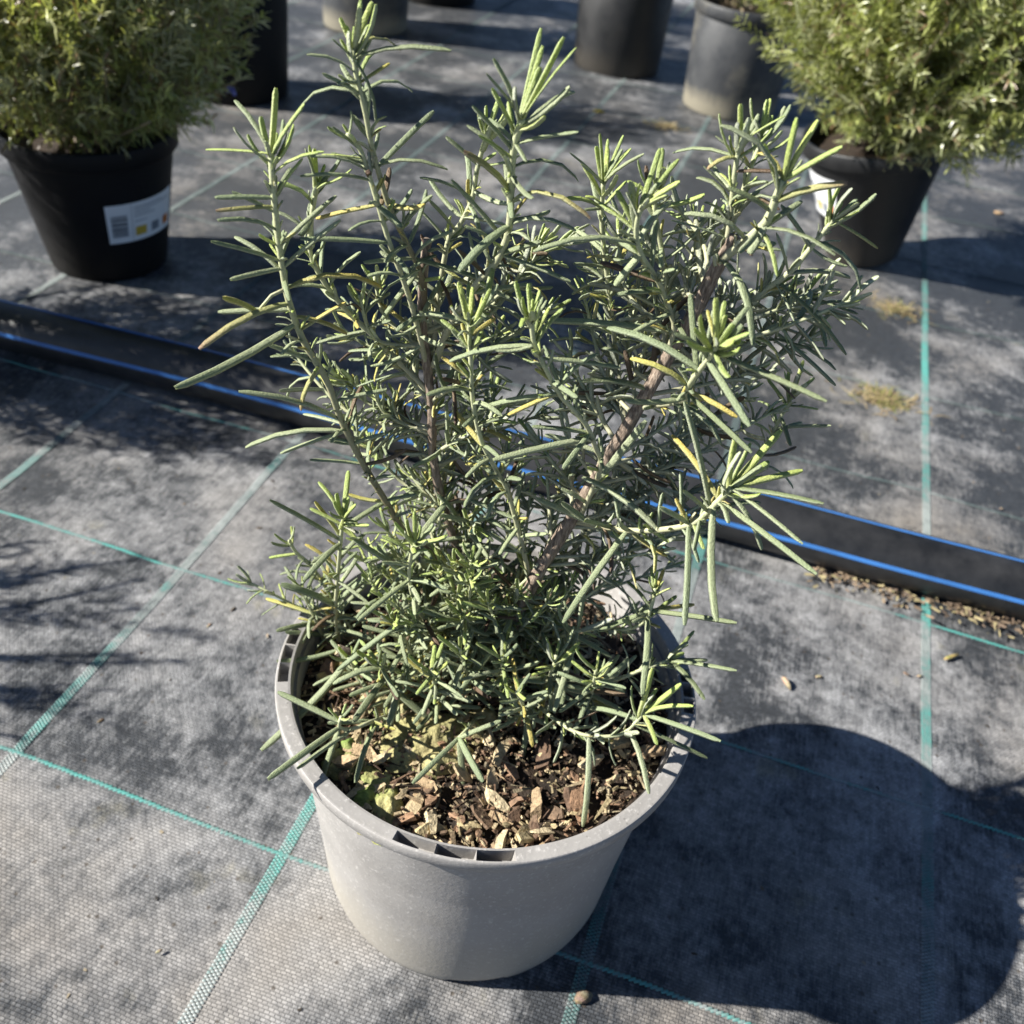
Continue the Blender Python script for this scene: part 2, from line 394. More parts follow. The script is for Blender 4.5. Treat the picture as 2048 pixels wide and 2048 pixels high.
# ------------------------------------------------------------------ the grey pot in front
root = empty('plant_pot', POT, label='taupe grey plant pot holding the sharp leafy rosemary, filled with bark mix', cat='pot')
def cam_angle(x, y):             # bearing on the rim under a traced pixel
    P = at_z(x, y, POT_H) - POT; return math.atan2(P.y, P.x)
aF0, aF1 = cam_angle(742, 1582), cam_angle(972, 1606)
aL0, aL1 = cam_angle(552, 1180), cam_angle(528, 1285)
aR0, aR1 = cam_angle(1298, 1345), cam_angle(1306, 1262)
def solid(a):                    # True where the rim top is closed
    for s0, s1 in ((aF0, aF1), (aL0, aL1), (aR0, aR1)):
        d = (s1 - s0) % (2 * math.pi); u = (a - s0) % (2 * math.pi)
        if u < d:
            cell = d / 3; q = u % cell
            return q < 0.011 and u > 0.02
    return True
cols_a = []
N0 = 720
for i in range(N0): cols_a.append(2 * math.pi * i / N0)
rt, h = POT_RT, POT_H; wt = rt * .912; zr = h - .0085
v = []; f = []
for a in cols_a:
    top = h if solid(a) else h - .0082
    jz = 0.0002 * noise.noise(Vector((math.cos(a) * 6, math.sin(a) * 6, 1)))
    for r, z in [(wt - .001, zr - .0003), (rt - .0012, zr), (rt - .0002, zr + .0012), (rt, h - .0012), (rt - .0006, h - .0001), (rt - .0013, h), (rt - .0014, top), (rt - .0066, top), (rt - .0067, h), (rt - .0079, h - .0002), (rt - .0084, h - .0012), (rt - .0105, h - .03), (POT_RB - .002, .01)]:
        v.append((r * math.cos(a), r * math.sin(a), z + (jz if z > .1 else 0)))
m = 13
for i in range(N0):
    for j in range(m - 1): f.append((i * m + j, ((i + 1) % N0) * m + j, ((i + 1) % N0) * m + j + 1, i * m + j + 1))
me = make_mesh('rim', v, f, None, M_GREY)
rimo = link('rim', me, root)
sm = np.ones(len(me.polygons), bool); sm[:] = False
for pI, pl in enumerate(me.polygons):
    if pI % (m - 1) in (0, 1, 2, 3, 10, 11): sm[pI] = True
me.polygons.foreach_set('use_smooth', sm.tolist())
notch = [(cam_angle(820, 1880) - .02, .42), (cam_angle(820, 1880) + 2.1, .42), (cam_angle(820, 1880) - 2.1, .42)]
v = []; f = []; NW = 240
for i in range(NW):
    a = 2 * math.pi * i / NW; lift = 0
    for s0, wd in notch:
        u = (a - s0) % (2 * math.pi)
        if u < wd: lift = .0035 * min(1, min(u, wd - u) / .05)
    dent = lambda z: 0.0
    for r, z in [(POT_RB * .3, .005), (POT_RB - .012, .005), (POT_RB - .010, lift), (POT_RB - .004, lift + .0002), (POT_RB - .0012, lift + .002), (POT_RB, .0065), (POT_RB + .0012, .012), (POT_RB + (wt - POT_RB) * .35, .06), (POT_RB + (wt - POT_RB) * .66, .105), (wt - .0046, zr - .0185), (wt - .0034, zr - .0172), (wt - .0012, zr - .001), (wt - .0008, zr + .001)]:
        v.append((r * math.cos(a), r * math.sin(a), z))
for i in range(NW):
    for j in range(12): f.append((i * 13 + j, ((i + 1) % NW) * 13 + j, ((i + 1) % NW) * 13 + j + 1, i * 13 + j + 1))
link('wall', make_mesh('wall', v, f, None, M_GREY), root)

mix = link('potting_mix', soil_disc(POT_RT - .0098, SOIL_Z, 'potting_mix', 0.005, 3, 72, 40), root)
# bark chips lying on the mix
CH = []
hues = [(0.50, 0.36, 0.21), (0.60, 0.47, 0.28), (0.32, 0.19, 0.11), (0.31, 0.19, 0.115), (0.15, 0.09, 0.055), (0.66, 0.54, 0.34), (0.50, 0.40, 0.22), (0.20, 0.13, 0.08)]
for k in range(24):
    hx = hues[k % 8]; vv = []; cc = []; L, W, H = 1, random.uniform(.16, .5), random.uniform(.10, .22)
    ns = 4
    for i in range(ns):
        s = i / (ns - 1) - .5; tp = (1 - (2 * abs(s)) ** 2 * random.uniform(.2, .7)); bend = random.uniform(-.05, .05)
        for q, z in ((-.5, -.5), (.5, -.5), (.5, .5), (-.5, .5)):
            vv.append((s * L + random.uniform(-.06, .06), q * W * tp + bend + random.uniform(-.05, .05), z * H * tp + random.uniform(-.04, .04)))
            kk = random.uniform(.75, 1.2); cc.append(tuple(x * kk for x in hx))
    ff = [(0, 3, 2, 1), (12, 13, 14, 15)]
    for i in range(ns - 1):
        for j in range(4): ff.append((i * 4 + j, i * 4 + (j + 1) % 4, (i + 1) * 4 + (j + 1) % 4, (i + 1) * 4 + j))
    CH.append(make_mesh('bark_chip', vv, ff, cc, M_CHIP, smooth=False))
placed = 0
while placed < 296:
    r = (POT_RT - .016) * math.sqrt(random.random()); a = random.uniform(0, 2 * math.pi)
    x, y = r * math.cos(a), r * math.sin(a)
    front = -(Vector((x, y, 0)).dot(HEAD))
    if front < -.055 and random.random() < .75: continue
    big = random.random() < (.55 if front > .055 else .25)
    L = random.uniform(.010, .019) if big else random.uniform(.004, .009)
    o = link('bark_chip', random.choice(CH), mix, (x, y, SOIL_Z + .0015 + random.uniform(0, .004)))
    o.scale = (L, L, L * random.uniform(.8, 1.2)); o.rotation_euler = (random.gauss(0, .35), random.gauss(0, .35), random.uniform(0, 6.3)); placed += 1

fines = Batch()
cube_q = np.array([[0, 1, 2, 3], [4, 7, 6, 5], [0, 4, 5, 1], [1, 5, 6, 2], [2, 6, 7, 3], [3, 7, 4, 0]])
for k in range(4200):
    r = (POT_RT - .0135) * math.sqrt(random.random()); a = random.uniform(0, 6.2832); L = random.uniform(.0012, .0042); W = L * random.uniform(.2, .6); H = L * random.uniform(.15, .4)
    q = np.array([(sx * L * .5 * random.uniform(.7, 1.1), sy * W * .5 * random.uniform(.7, 1.2), sz * H * .5) for sz in (-1, 1) for sx, sy in ((-1, -1), (1, -1), (1, 1), (-1, 1))])
    Rm = np.array(Matrix.Rotation(random.uniform(0, 6.3), 3, 'Z') @ Matrix.Rotation(random.gauss(0, .5), 3, 'X') @ Matrix.Rotation(random.gauss(0, .5), 3, 'Y'))
    x, y = r * math.cos(a), r * math.sin(a)
    fines.add(q @ Rm.T + [x, y, SOIL_Z + random.uniform(-.001, .0045)], cube_q, np.tile(np.array(random.choice(hues)) * random.uniform(.25, 1.1), (8, 1)))
for k in range(420):
    r = (POT_RT - .014) * math.sqrt(random.random()); a = random.uniform(0, 6.2832); L = random.uniform(.005, .016); W = random.uniform(.0003, .0008)
    q = np.array([(sx * L * .5, sy * W * .5 + (.12 * L if sx > 0 else 0) * random.uniform(-1, 1), sz * W * .5) for sz in (-1, 1) for sx, sy in ((-1, -1), (1, -1), (1, 1), (-1, 1))])
    Rm = np.array(Matrix.Rotation(random.uniform(0, 6.3), 3, 'Z') @ Matrix.Rotation(random.gauss(0, .25), 3, 'Y'))
    fines.add(q @ Rm.T + [r * math.cos(a), r * math.sin(a), SOIL_Z + random.uniform(.001, .006)], cube_q, np.tile(np.array(random.choice(hues)) * random.uniform(.4, 1.0), (8, 1)))
tag(link('bark_fines', fines.mesh('bark_fines', M_CHIP, smooth=False), mix), kind='stuff')

# liverwort mats creeping over the bark
def liverwort(px, py, rx, ry, cgreen, label, seed):
    c0 = at_z(px, py, SOIL_Z); v = []; f = []; c = []; n = 44; R = 16
    v.append((0, 0, .006)); c.append(cgreen)
    for i in range(1, R + 1):
        for j in range(n):
            a = 2 * math.pi * j / n
            k = 1 + .28 * noise.noise(Vector((math.cos(a) * 1.6, math.sin(a) * 1.6, seed))) + .22 * noise.noise(Vector((math.cos(a) * 5, math.sin(a) * 5, seed)))
            s = i / R; x, y = rx * k * s * math.cos(a), ry * k * s * math.sin(a)
            lob = abs(noise.noise(Vector((x * 75, y * 75, seed)))); fine = noise.noise(Vector((x * 260, y * 260, seed)))
            lob = min(1, lob + .5 * abs(noise.noise(Vector((x * 160, y * 160, seed + 2))))); z = (.0035 + .0055 * lob + .0012 * fine) * (1 - s ** 4) - .0015 * s
            v.append((x, y, z)); kk = .7 + 1.0 * lob + .25 * fine
            tan = min(1, max(0, .5 + 1.3 * noise.noise(Vector((x * 50, y * 50, seed + 8)))))
            c.append(tuple((cgreen[q] * (1 - tan * .7) + (.46, .38, .19)[q] * tan * .7) * kk for q in range(3)))
    for j in range(n): f.append((0, 1 + j, 1 + (j + 1) % n))
    for i in range(R - 1):
        for j in range(n): f.append((1 + i * n + j, 1 + (i + 1) * n + j, 1 + (i + 1) * n + (j + 1) % n, 1 + i * n + (j + 1) % n))
    o = link('liverwort', make_mesh('liverwort', v, f, c, M_CHIP), None, c0 + Vector((0, 0, .0005)))
    o.rotation_euler.z = seed; tag(o, label, 'liverwort')
liverwort(662, 1432, .015, .012, (.15, .25, .045), 'small bright green liverwort mat at the left side of the bark in the grey pot', 1.3)
liverwort(712, 1512, .022, .013, (.22, .29, .07), 'olive green liverwort mat at the front of the bark in the grey pot', 2.1)
liverwort(806, 1400, .030, .024, (.38, .35, .15), 'broad tan and green liverwort mat below the front rosemary sprigs', 3.4)
liverwort(645, 1262, .011, .008, (.28, .28, .05), 'mossy yellow green liverwort tuft by the cut stub in the grey pot', 4.2)
liverwort(735, 1325, .019, .013, (.42, .40, .20), 'pale lumpy liverwort mat behind the front liverwort in the grey pot', 5.6)
liverwort(905, 1370, .014, .012, (.36, .31, .15), 'tan crumbly liverwort mat under the middle of the rosemary in the grey pot', 6.3)

# ------------------------------------------------------------------ leaf shapes
T6 = np.array([0, .14, .38, .66, .92, 1.0]); W6 = np.array([.6, .92, 1.0, 1.0, .90, .46])
def leaf_arrays(bend, cb, ct, under, bow=0.0, tipc=None):
    ts = np.linspace(0, 1, 41); ph = bend * (0.5 - ts) * 2
    yy = np.concatenate([[0], np.cumsum(np.cos((ph[1:] + ph[:-1]) / 2))]) ; zz = np.concatenate([[0], np.cumsum(np.sin((ph[1:] + ph[:-1]) / 2))])
    L = math.hypot(yy[-1], zz[-1]); yy /= L; zz /= L
    V = []; C = []
    for t, wd in zip(T6, W6):
        y = np.interp(t, ts, yy); z = np.interp(t, ts, zz); p = np.interp(t, ts, ph)
        n = np.array([0, -math.sin(p), math.cos(p)])
        for sx, sz, un in ((-1, -.42, .55), (-.55, .30, 0), (0, .06, .12), (.55, .30, 0), (1, -.42, .55), (0, -.14, 1)):
            V.append((sx * wd * .5, y, z, sz * wd * .5, n[1], n[2]))
            k = t
            c = np.array(cb) * (1 - k) + np.array(ct) * k
            if tipc is not None and t > .8: c = np.array(tipc) if t > .95 else .55 * c + .45 * np.array(tipc)
            C.append(c * (1 - un) + np.array(under) * un)
    V = np.array(V); C = np.array(C)
    Fq = []
    for i in range(5):
        for j in range(6): Fq.append((i * 6 + j, i * 6 + (j + 1) % 6, (i + 1) * 6 + (j + 1) % 6, (i + 1) * 6 + j))
    return V, np.array(Fq), C
def leaf_verts(V, wid, L):       # V holds cross offset, centre line and section height
    P = np.empty((len(V), 3)); P[:, 0] = V[:, 0] * wid; P[:, 1] = V[:, 1] * L + V[:, 4] * V[:, 3] * wid; P[:, 2] = V[:, 2] * L + V[:, 5] * V[:, 3] * wid
    return P
UND = (.60, .63, .50)
PAL = {'g': [((.375, .43, .225), (.295, .36, .185)), ((.42, .47, .26), (.345, .405, .215)), ((.335, .40, .215), (.275, .34, .18)), ((.46, .505, .31), (.39, .445, .245))],
       'k': [((.24, .29, .13), (.21, .26, .12)), ((.28, .325, .155), (.225, .27, .13))],
       'b': [((.53, .60, .20), (.46, .59, .135)), ((.58, .63, .23), (.54, .64, .15)), ((.45, .53, .19), (.42, .54, .145))],
       'y': [((.45, .47, .16), (.66, .58, .12)), ((.50, .48, .16), (.68, .53, .11))],
       'r': [((.42, .43, .15), (.50, .45, .15)), ((.39, .42, .16), (.48, .42, .16))],
       'd': [((.20, .14, .08), (.12, .07, .05)), ((.27, .20, .11), (.17, .11, .065))]}
BENDS = [-.30, .10, .40, .75]
LEAF = {}
for code, prs in PAL.items():
    for pi, (cb, ct) in enumerate(prs):
        for bi, bd in enumerate(BENDS):
            tp = (.34, .19, .12) if code == 'r' else None
            LEAF[(code, pi, bi)] = leaf_arrays(bd, cb, ct, UND if code not in 'd' else (.2, .15, .1), 0, tp)
LEAF_W = 0.0037                  # reference width the shared single leaves are cut to, per metre scaled
SHARED = {}
def shared_leaf(key, aspect):
    k = (key, aspect)
    if k not in SHARED:
        V, Fq, C = LEAF[key]; SHARED[k] = make_mesh('leaf', leaf_verts(V, aspect, 1.0), Fq.tolist(), C, M_LEAF)
    return SHARED[k]
def frame(d, n):
    y = d.normalized(); z = n - y * n.dot(y)
    if z.length < 1e-5: z = y.orthogonal()
    z.normalize(); x = y.cross(z); return Matrix((x, y, z)).transposed()

# ------------------------------------------------------------------ stems
def tube_arrays(P, R, n=8, c0=(.3, .3, .15), c1=(.3, .3, .15), rough=0.0, seed=0, cap=True):
    P = [Vector(p) for p in P]; v = []; c = []; m = len(P)
    ref = Vector((0.3, 0.9, 0.2))
    for i, p in enumerate(P):
        t = (P[min(i + 1, m - 1)] - P[max(i - 1, 0)]).normalized(); a = t.cross(ref).normalized(); b = t.cross(a)
        for j in range(n):
            th = 2 * math.pi * j / n; k = 1 + rough * noise.noise(Vector((p.x * 180 + math.cos(th) * 1.5, p.y * 180 + math.sin(th) * 1.5, p.z * 90 + seed)))
            q = p + (a * math.cos(th) + b * math.sin(th)) * R[i] * k; v.append(q[:])
            s = i / (m - 1); c.append([c0[x] * (1 - s) + c1[x] * s for x in range(3)])
    f = [(i * n + j, i * n + (j + 1) % n, (i + 1) * n + (j + 1) % n, (i + 1) * n + j) for i in range(m - 1) for j in range(n)]
    if cap: f += [tuple(range(n))[::-1], tuple((m - 1) * n + j for j in range(n))]
    return v, f, c
def resample(P, step):
    P = [Vector(p) for p in P]; out = []
    m = len(P)
    for i in range(m - 1):       # Catmull-Rom
        p0, p1, p2, p3 = P[max(i - 1, 0)], P[i], P[i + 1], P[min(i + 2, m - 1)]
        k = max(1, int((p2 - p1).length / step))
        for s in range(k):
            t = s / k
            out.append(0.5 * ((2 * p1) + (p2 - p0) * t + (2 * p0 - 5 * p1 + 4 * p2 - p3) * t * t + (3 * p1 - p0 - 3 * p2 + p3) * t ** 3))
    out.append(P[-1]); return out
BASE = POT + Vector((0, 0, SOIL_Z))
plant = empty('rosemary_plant', BASE, label='sharp leafy rosemary plant growing in the taupe grey pot', cat='plant')
def rel(P): return [p - BASE for p in P]

SAMPLES = []                     # (px, point, stem object, tangent) along every traced stem
def add_samples(P, ob):
    for i, p in enumerate(P):
        t = (P[min(i + 1, len(P) - 1)] - P[max(i - 1, 0)]).normalized(); SAMPLES.append((to_px(p), p, ob, t))
def soil_pt(x, y): return at_z(x, y, SOIL_Z - .004)
def pts3(L):
    out = []
    for q in L:
        out.append(soil_pt(q[0], q[1]) if len(q) == 2 else at_w(*q))
    return out
# woody stems
W1 = resample(pts3([(938, 1285), (960, 1200, .004), (1010, 1090, .002), (1090, 960, 0), (1180, 810, 0), (1250, 690, .004), (1310, 590, .004), (1350, 510, .002), (1388, 448, 0)]), .003)
W2 = resample(pts3([(930, 1262), (905, 1150, .018), (850, 1000, .022), (820, 880, .022), (815, 790, .02), (805, 680, .02), (797, 590, .02), (800, 500, .018), (808, 452, .018)]), .003)
W3 = resample(pts3([(800, 1290), (760, 1272, .014), (700, 1250, .010), (636, 1226, .006)]), .003)
def woody(P, r0, r1, name, seed):
    n = len(P); R = [r0 + (r1 - r0) * i / (n - 1) + .0003 * noise.noise(Vector((i * .25, seed, 0))) for i in range(n)]
    v, f, c = tube_arrays(rel(P), R, 12, rough=.22, seed=seed)
    o = link(name, make_mesh(name, v, f, None, M_BARK), plant); add_samples(P, o); return o
o1 = woody(W1, .0037, .0026, 'trunk', 1); o2 = woody(W2, .0023, .0019, 'trunk', 5); o3 = woody(W3, .0034, .0032, 'cut_stub', 8)
v, f, c = tube_arrays(rel([W3[-1] + (W3[-2] - W3[-1]) * .2, W3[-1] + (W3[-1] - W3[-2]) * .2]), [.0030, .0029], 12, (.55, .45, .28), (.55, .45, .28))
link('cut_face', make_mesh('cut_face', v, f, c, M_STEM, smooth=False), o3)

GS0, GS1 = (.42, .40, .26), (.52, .55, .32)
BR = (.17, .11, .07)
PUSED = [0]
LEAVES = []                      # (stem, base, direction*length, normal, width, code, variant, bend, importance)
def put_leaf(stem, b, tip, n, wid, code, bi=None, imp=0.0):
    pi = random.randrange(len(PAL[code])); bi = random.choice((0, 1, 1, 2, 2, 3)) if bi is None else bi
    LEAVES.append((stem, b, tip - b, n, wid, (code, pi, bi), imp))

def rand_unit():
    v = Vector((random.gauss(0, 1), random.gauss(0, 1), random.gauss(0, 1))); return v.normalized()
def dress(P, stem, step=.0062, Lr=(.015, .025), start=.12, dens=.75, tip=9, tipL=(.008, .019), tuft=.55, imp=0, codes='gggggggggkyd'):
    """leaves in crossed pairs along a shoot, short tufts in the axils, a bright tuft at the tip"""
    seg = [(P[i + 1] - P[i]).length for i in range(len(P) - 1)]; tot = sum(seg); s = start * tot; k = 0; side0 = rand_unit()
    while s < tot - .006:
        a = 0; i = 0
        while i < len(seg) - 1 and a + seg[i] < s: a += seg[i]; i += 1
        p = P[i].lerp(P[i + 1], (s - a) / max(seg[i], 1e-6)); t = (P[i + 1] - P[i]).normalized()
        u = (side0 - t * side0.dot(t)).normalized(); u = Matrix.Rotation(k * math.pi / 2 + random.gauss(0, .3), 3, t) @ u
        fr = s / tot
        for sg in (-1, 1):
            if random.random() < dens:
                el = random.uniform(.15, .75) + .35 * max(0, fr - .7)
                d = (u * sg * math.cos(el) + t * math.sin(el) + Vector((0, 0, -.12)) + .15 * rand_unit()).normalized()
                L = random.uniform(*Lr) * (1 - .35 * max(0, fr - .75) * 4)
                cd_ = random.choice(codes) if fr < .85 else random.choice('gbb')
                put_leaf(stem, p, p + d * L, t + .3 * rand_unit(), min(random.uniform(.0020, .0028), L * .135), cd_, None, imp + random.random() * .3)
            if random.random() < tuft:
                for q in range(random.randint(2, 3)):
                    d = (u * sg * random.uniform(.4, .9) + t * random.uniform(.6, 1) + .45 * rand_unit()).normalized(); L = random.uniform(.005, .011)
                    put_leaf(stem, p, p + d * L, u * -sg + .4 * rand_unit(), min(random.uniform(.0014, .0020), L * .17), random.choice('gggbby'), None, imp - .4)
        s += step * random.uniform(.85, 1.2); k += 1
    p = P[-1]; t = (P[-1] - P[-3]).normalized(); u = t.orthogonal().normalized()
    for q in range(tip):
        a = q * 2.4; e = random.uniform(.75, 1.35); d = (Matrix.Rotation(a, 3, t) @ u) * math.cos(e) + t * math.sin(e)
        b = p - t * random.uniform(0, .007); L = random.uniform(*tipL)
        put_leaf(stem, b, b + d * L, t + .2 * rand_unit(), min(random.uniform(.0020, .0027), L * .16), 'b' if q % 4 else 'g', random.choice((0, 0, 1)), imp + .25)

def shoot(L, r0=.0013, r1=.0009, c0=GS0, c1=GS1, **k):
    P = resample(pts3(L), .003); n = len(P); R = [r0 + (r1 - r0) * i / (n - 1) for i in range(n)]
    v, f, c = tube_arrays(rel(P), R, 7, c0, c1); o = link('stem', make_mesh('stem', v, f, c, M_STEM), plant)
    add_samples(P, o); dress(P, o, **k); return o, P

SH = [
 ([(803, 600, .02), (795, 520, .016), (770, 465, .012), (735, 390, .008), (716, 330, .006), (700, 270, .004), (690, 215, .002), (672, 140, 0), (666, 90, 0)], dict(c0=BR, dens=.35, tuft=.35, imp=.6)),
 ([(805, 690, .02), (782, 594, .012), (762, 531, .008), (735, 458, .006), (705, 358, .004), (680, 282, .004), (655, 252, .002)], dict(dens=.4, tuft=.4, imp=.5, tip=4, tipL=(.006, .012))),
 ([(818, 690, .02), (850, 610, .016), (878, 571, .012), (898, 538, .010), (938, 491, .006), (961, 425, .004), (964, 332, 0), (974, 259, -.004), (985, 225, -.006)], dict(dens=.35, tuft=.4, imp=.6, r0=.0017, r1=.0013, tip=5, tipL=(.014, .03))),
 ([(818, 650, .022), (830, 540, .024), (848, 445, .024), (865, 428, .024), (891, 375, .022), (900, 320, .02), (918, 255, .018)], dict(dens=.7, imp=.2)),
 ([(860, 1080, .02), (808, 1040, .016), (762, 1003, .012), (728, 946, .008), (692, 887, .004), (649, 804, 0), (616, 717, -.004), (575, 648, -.006), (546, 571, -.008), (533, 505, -.01), (522, 420, -.012), (514, 330, -.014), (512, 290, -.014)], dict(dens=.4, tuft=.5, imp=.6, r0=.0018, r1=.0012, c0=BR)),
 ([(810, 740, .02), (758, 688, .02), (719, 648, .02), (649, 581, .018), (609, 528, .016), (586, 478, .014), (588, 410, .012), (600, 345, .01)], dict(dens=.7, imp=.3)),
 ([(1000, 1090, .004), (961, 937, -.006), (938, 890, -.01), (908, 830, -.014), (892, 754, -.018), (888, 677, -.02), (885, 600, -.022)], dict(dens=.65, imp=.5)),
 ([(1090, 985, 0), (1132, 887, -.012), (1123, 843, -.018), (1103, 797, -.022), (1056, 744, -.026), (1026, 688, -.03), (1006, 640, -.032), (1003, 590, -.034)], dict(dens=.45, imp=.5)),
 ([(1245, 700, .004), (1272, 624, .002), (1262, 581, 0), (1242, 531, -.004), (1209, 478, -.008), (1200, 430, -.01), (1212, 385, -.012)], dict(dens=.6, imp=.4)),
 ([(1250, 700, .006), (1258, 560, .02), (1248, 470, .02), (1236, 400, .018), (1240, 350, .016)], dict(dens=.8, imp=.2)),
 ([(1180, 810, .002), (1165, 690, .03), (1150, 560, .036), (1136, 430, .034), (1138, 345, .03)], dict(dens=.7, imp=.2, tip=7, tipL=(.014, .02))),
 ([(1340, 530, .003), (1363, 491, 0), (1407, 455, -.006), (1446, 418, -.01), (1462, 380, -.012), (1478, 340, -.014)], dict(dens=.4, imp=.6, r0=.0018, r1=.0015, tip=3)),
 ([(1350, 512, .003), (1368, 470, .006), (1377, 415, .008), (1387, 320, .008), (1397, 270, .008)], dict(dens=.55, imp=.4)),
 ([(1350, 512, .003), (1390, 400, .012), (1415, 320, .014), (1440, 262, .014)], dict(dens=.6, imp=.3)),
 ([(1310, 592, .004), (1383, 591, .004), (1450, 544, .004), (1496, 508, .002), (1540, 455, 0), (1572, 415, -.002)], dict(dens=.6, imp=.5, r0=.0016)),
 ([(1285, 635, .004), (1360, 660, .016), (1430, 640, .024), (1480, 600, .028), (1520, 560, .03)], dict(dens=.9, imp=.3)),
 ([(1205, 770, .002), (1242, 764, -.01), (1292, 754, -.025), (1302, 724, -.035), (1335, 680, -.048), (1352, 655, -.056)], dict(dens=.3, tuft=.4, imp=.7, tip=11, tipL=(.012, .022))),
 ([(1085, 985, 0), (1136, 993, -.012), (1176, 1000, -.022), (1242, 1000, -.034), (1308, 987, -.045), (1348, 953, -.05), (1380, 920, -.053)], dict(dens=.5, tuft=.75, imp=.7, r0=.0013, r1=.0013, c0=(.40, .36, .22), tip=5, tipL=(.016, .026))),
 ([(1150, 860, .004), (1280, 930, .03), (1400, 890, .05), (1440, 850, .054), (1474, 786, .056), (1498, 740, .056)], dict(dens=.7, imp=.3, tip=8)),
 ([(642, 1224), (633, 1165, .016), (637, 1092, .008), (643, 1019, 0), (648, 975, -.006)], dict(dens=.4, imp=.6)),
 ([(648, 1224), (630, 1140, .034), (589, 1070, .03), (559, 1043, .028), (546, 1020, .026)], dict(dens=.5, imp=.3, tip=5, tipL=(.008, .014))),
 ([(640, 1228), (608, 1197, .022), (596, 1170, .018), (574, 1124, .014), (565, 1105, .012)], dict(dens=.5, imp=.4, tip=4, tipL=(.007, .012))),
 ([(850, 1240), (805, 1175, -.004), (782, 1134, -.014), (772, 1087, -.022), (776, 1045, -.028), (783, 1020, -.032)], dict(dens=.4, imp=.6)),
 ([(850, 1325), (800, 1300, -.004), (765, 1282, -.012), (757, 1268, -.018)], dict(dens=.3, imp=.6, tip=3, tipL=(.010, .018))),
 ([(905, 1345), (885, 1372, -.036), (866, 1392, -.047)], dict(dens=.3, imp=.6, tip=2, tipL=(.006, .01))),
 ([(745, 1345), (700, 1362, -.042), (665, 1375, -.05), (640, 1372, -.054), (644, 1352, -.054)], dict(dens=.25, imp=.6, tip=4, tipL=(.008, .014))),
 ([(1010, 1240), (1060, 1200, 0), (1121, 1187, -.004), (1182, 1187, -.01), (1216, 1172, -.012), (1230, 1141, -.012), (1236, 1110, -.012)], dict(dens=.45, imp=.5, r0=.0014, c0=(.45, .42, .25), tip=6)),
 ([(960, 1290), (985, 1305, -.012), (1047, 1358, -.036), (1096, 1385, -.046), (1140, 1390, -.048), (1177, 1383, -.046), (1204, 1358, -.042), (1220, 1338, -.04)], dict(dens=.6, tuft=.75, imp=.6, r0=.0011, c0=(.36, .35, .2), tip=5, tipL=(.012, .022))),
 ([(760, 1330), (735, 1290, -.02), (715, 1250, -.03)], dict(dens=.85, imp=.2, tip=6)),
 ([(900, 1320), (880, 1270, -.02), (868, 1225, -.03)], dict(dens=.85, imp=.2, tip=6)),
 ([(830, 1345), (822, 1305, -.03), (815, 1262, -.04)], dict(dens=.85, imp=.2, tip=6)),
 ([(960, 1330), (950, 1280, -.02), (948, 1240, -.03)], dict(dens=.85, imp=.2, tip=6)),
 ([(1020, 1310), (1040, 1270, -.02), (1050, 1235, -.02)], dict(dens=.85, imp=.2, tip=6)),
 ([(690, 1300), (672, 1270, -.01), (660, 1240, -.015)], dict(dens=.85, imp=.2, tip=6)),
 ([(985, 1360), (988, 1335, -.035), (975, 1305, -.042)], dict(dens=.85, imp=.2, tip=6)),
 ([(1110, 1330), (1120, 1290, -.03), (1125, 1262, -.035)], dict(dens=.85, imp=.2, tip=6)),
 ([(800, 1300), (770, 1220, -.01), (740, 1170, -.02)], dict(dens=.85, imp=.2, tip=6)),
 ([(1060, 1290), (1150, 1285, -.012), (1215, 1262, -.012), (1262, 1246, -.01)], dict(dens=.5, imp=.4, tip=5, tipL=(.010, .018))),
]
for L, k in SH: shoot(L, **k)

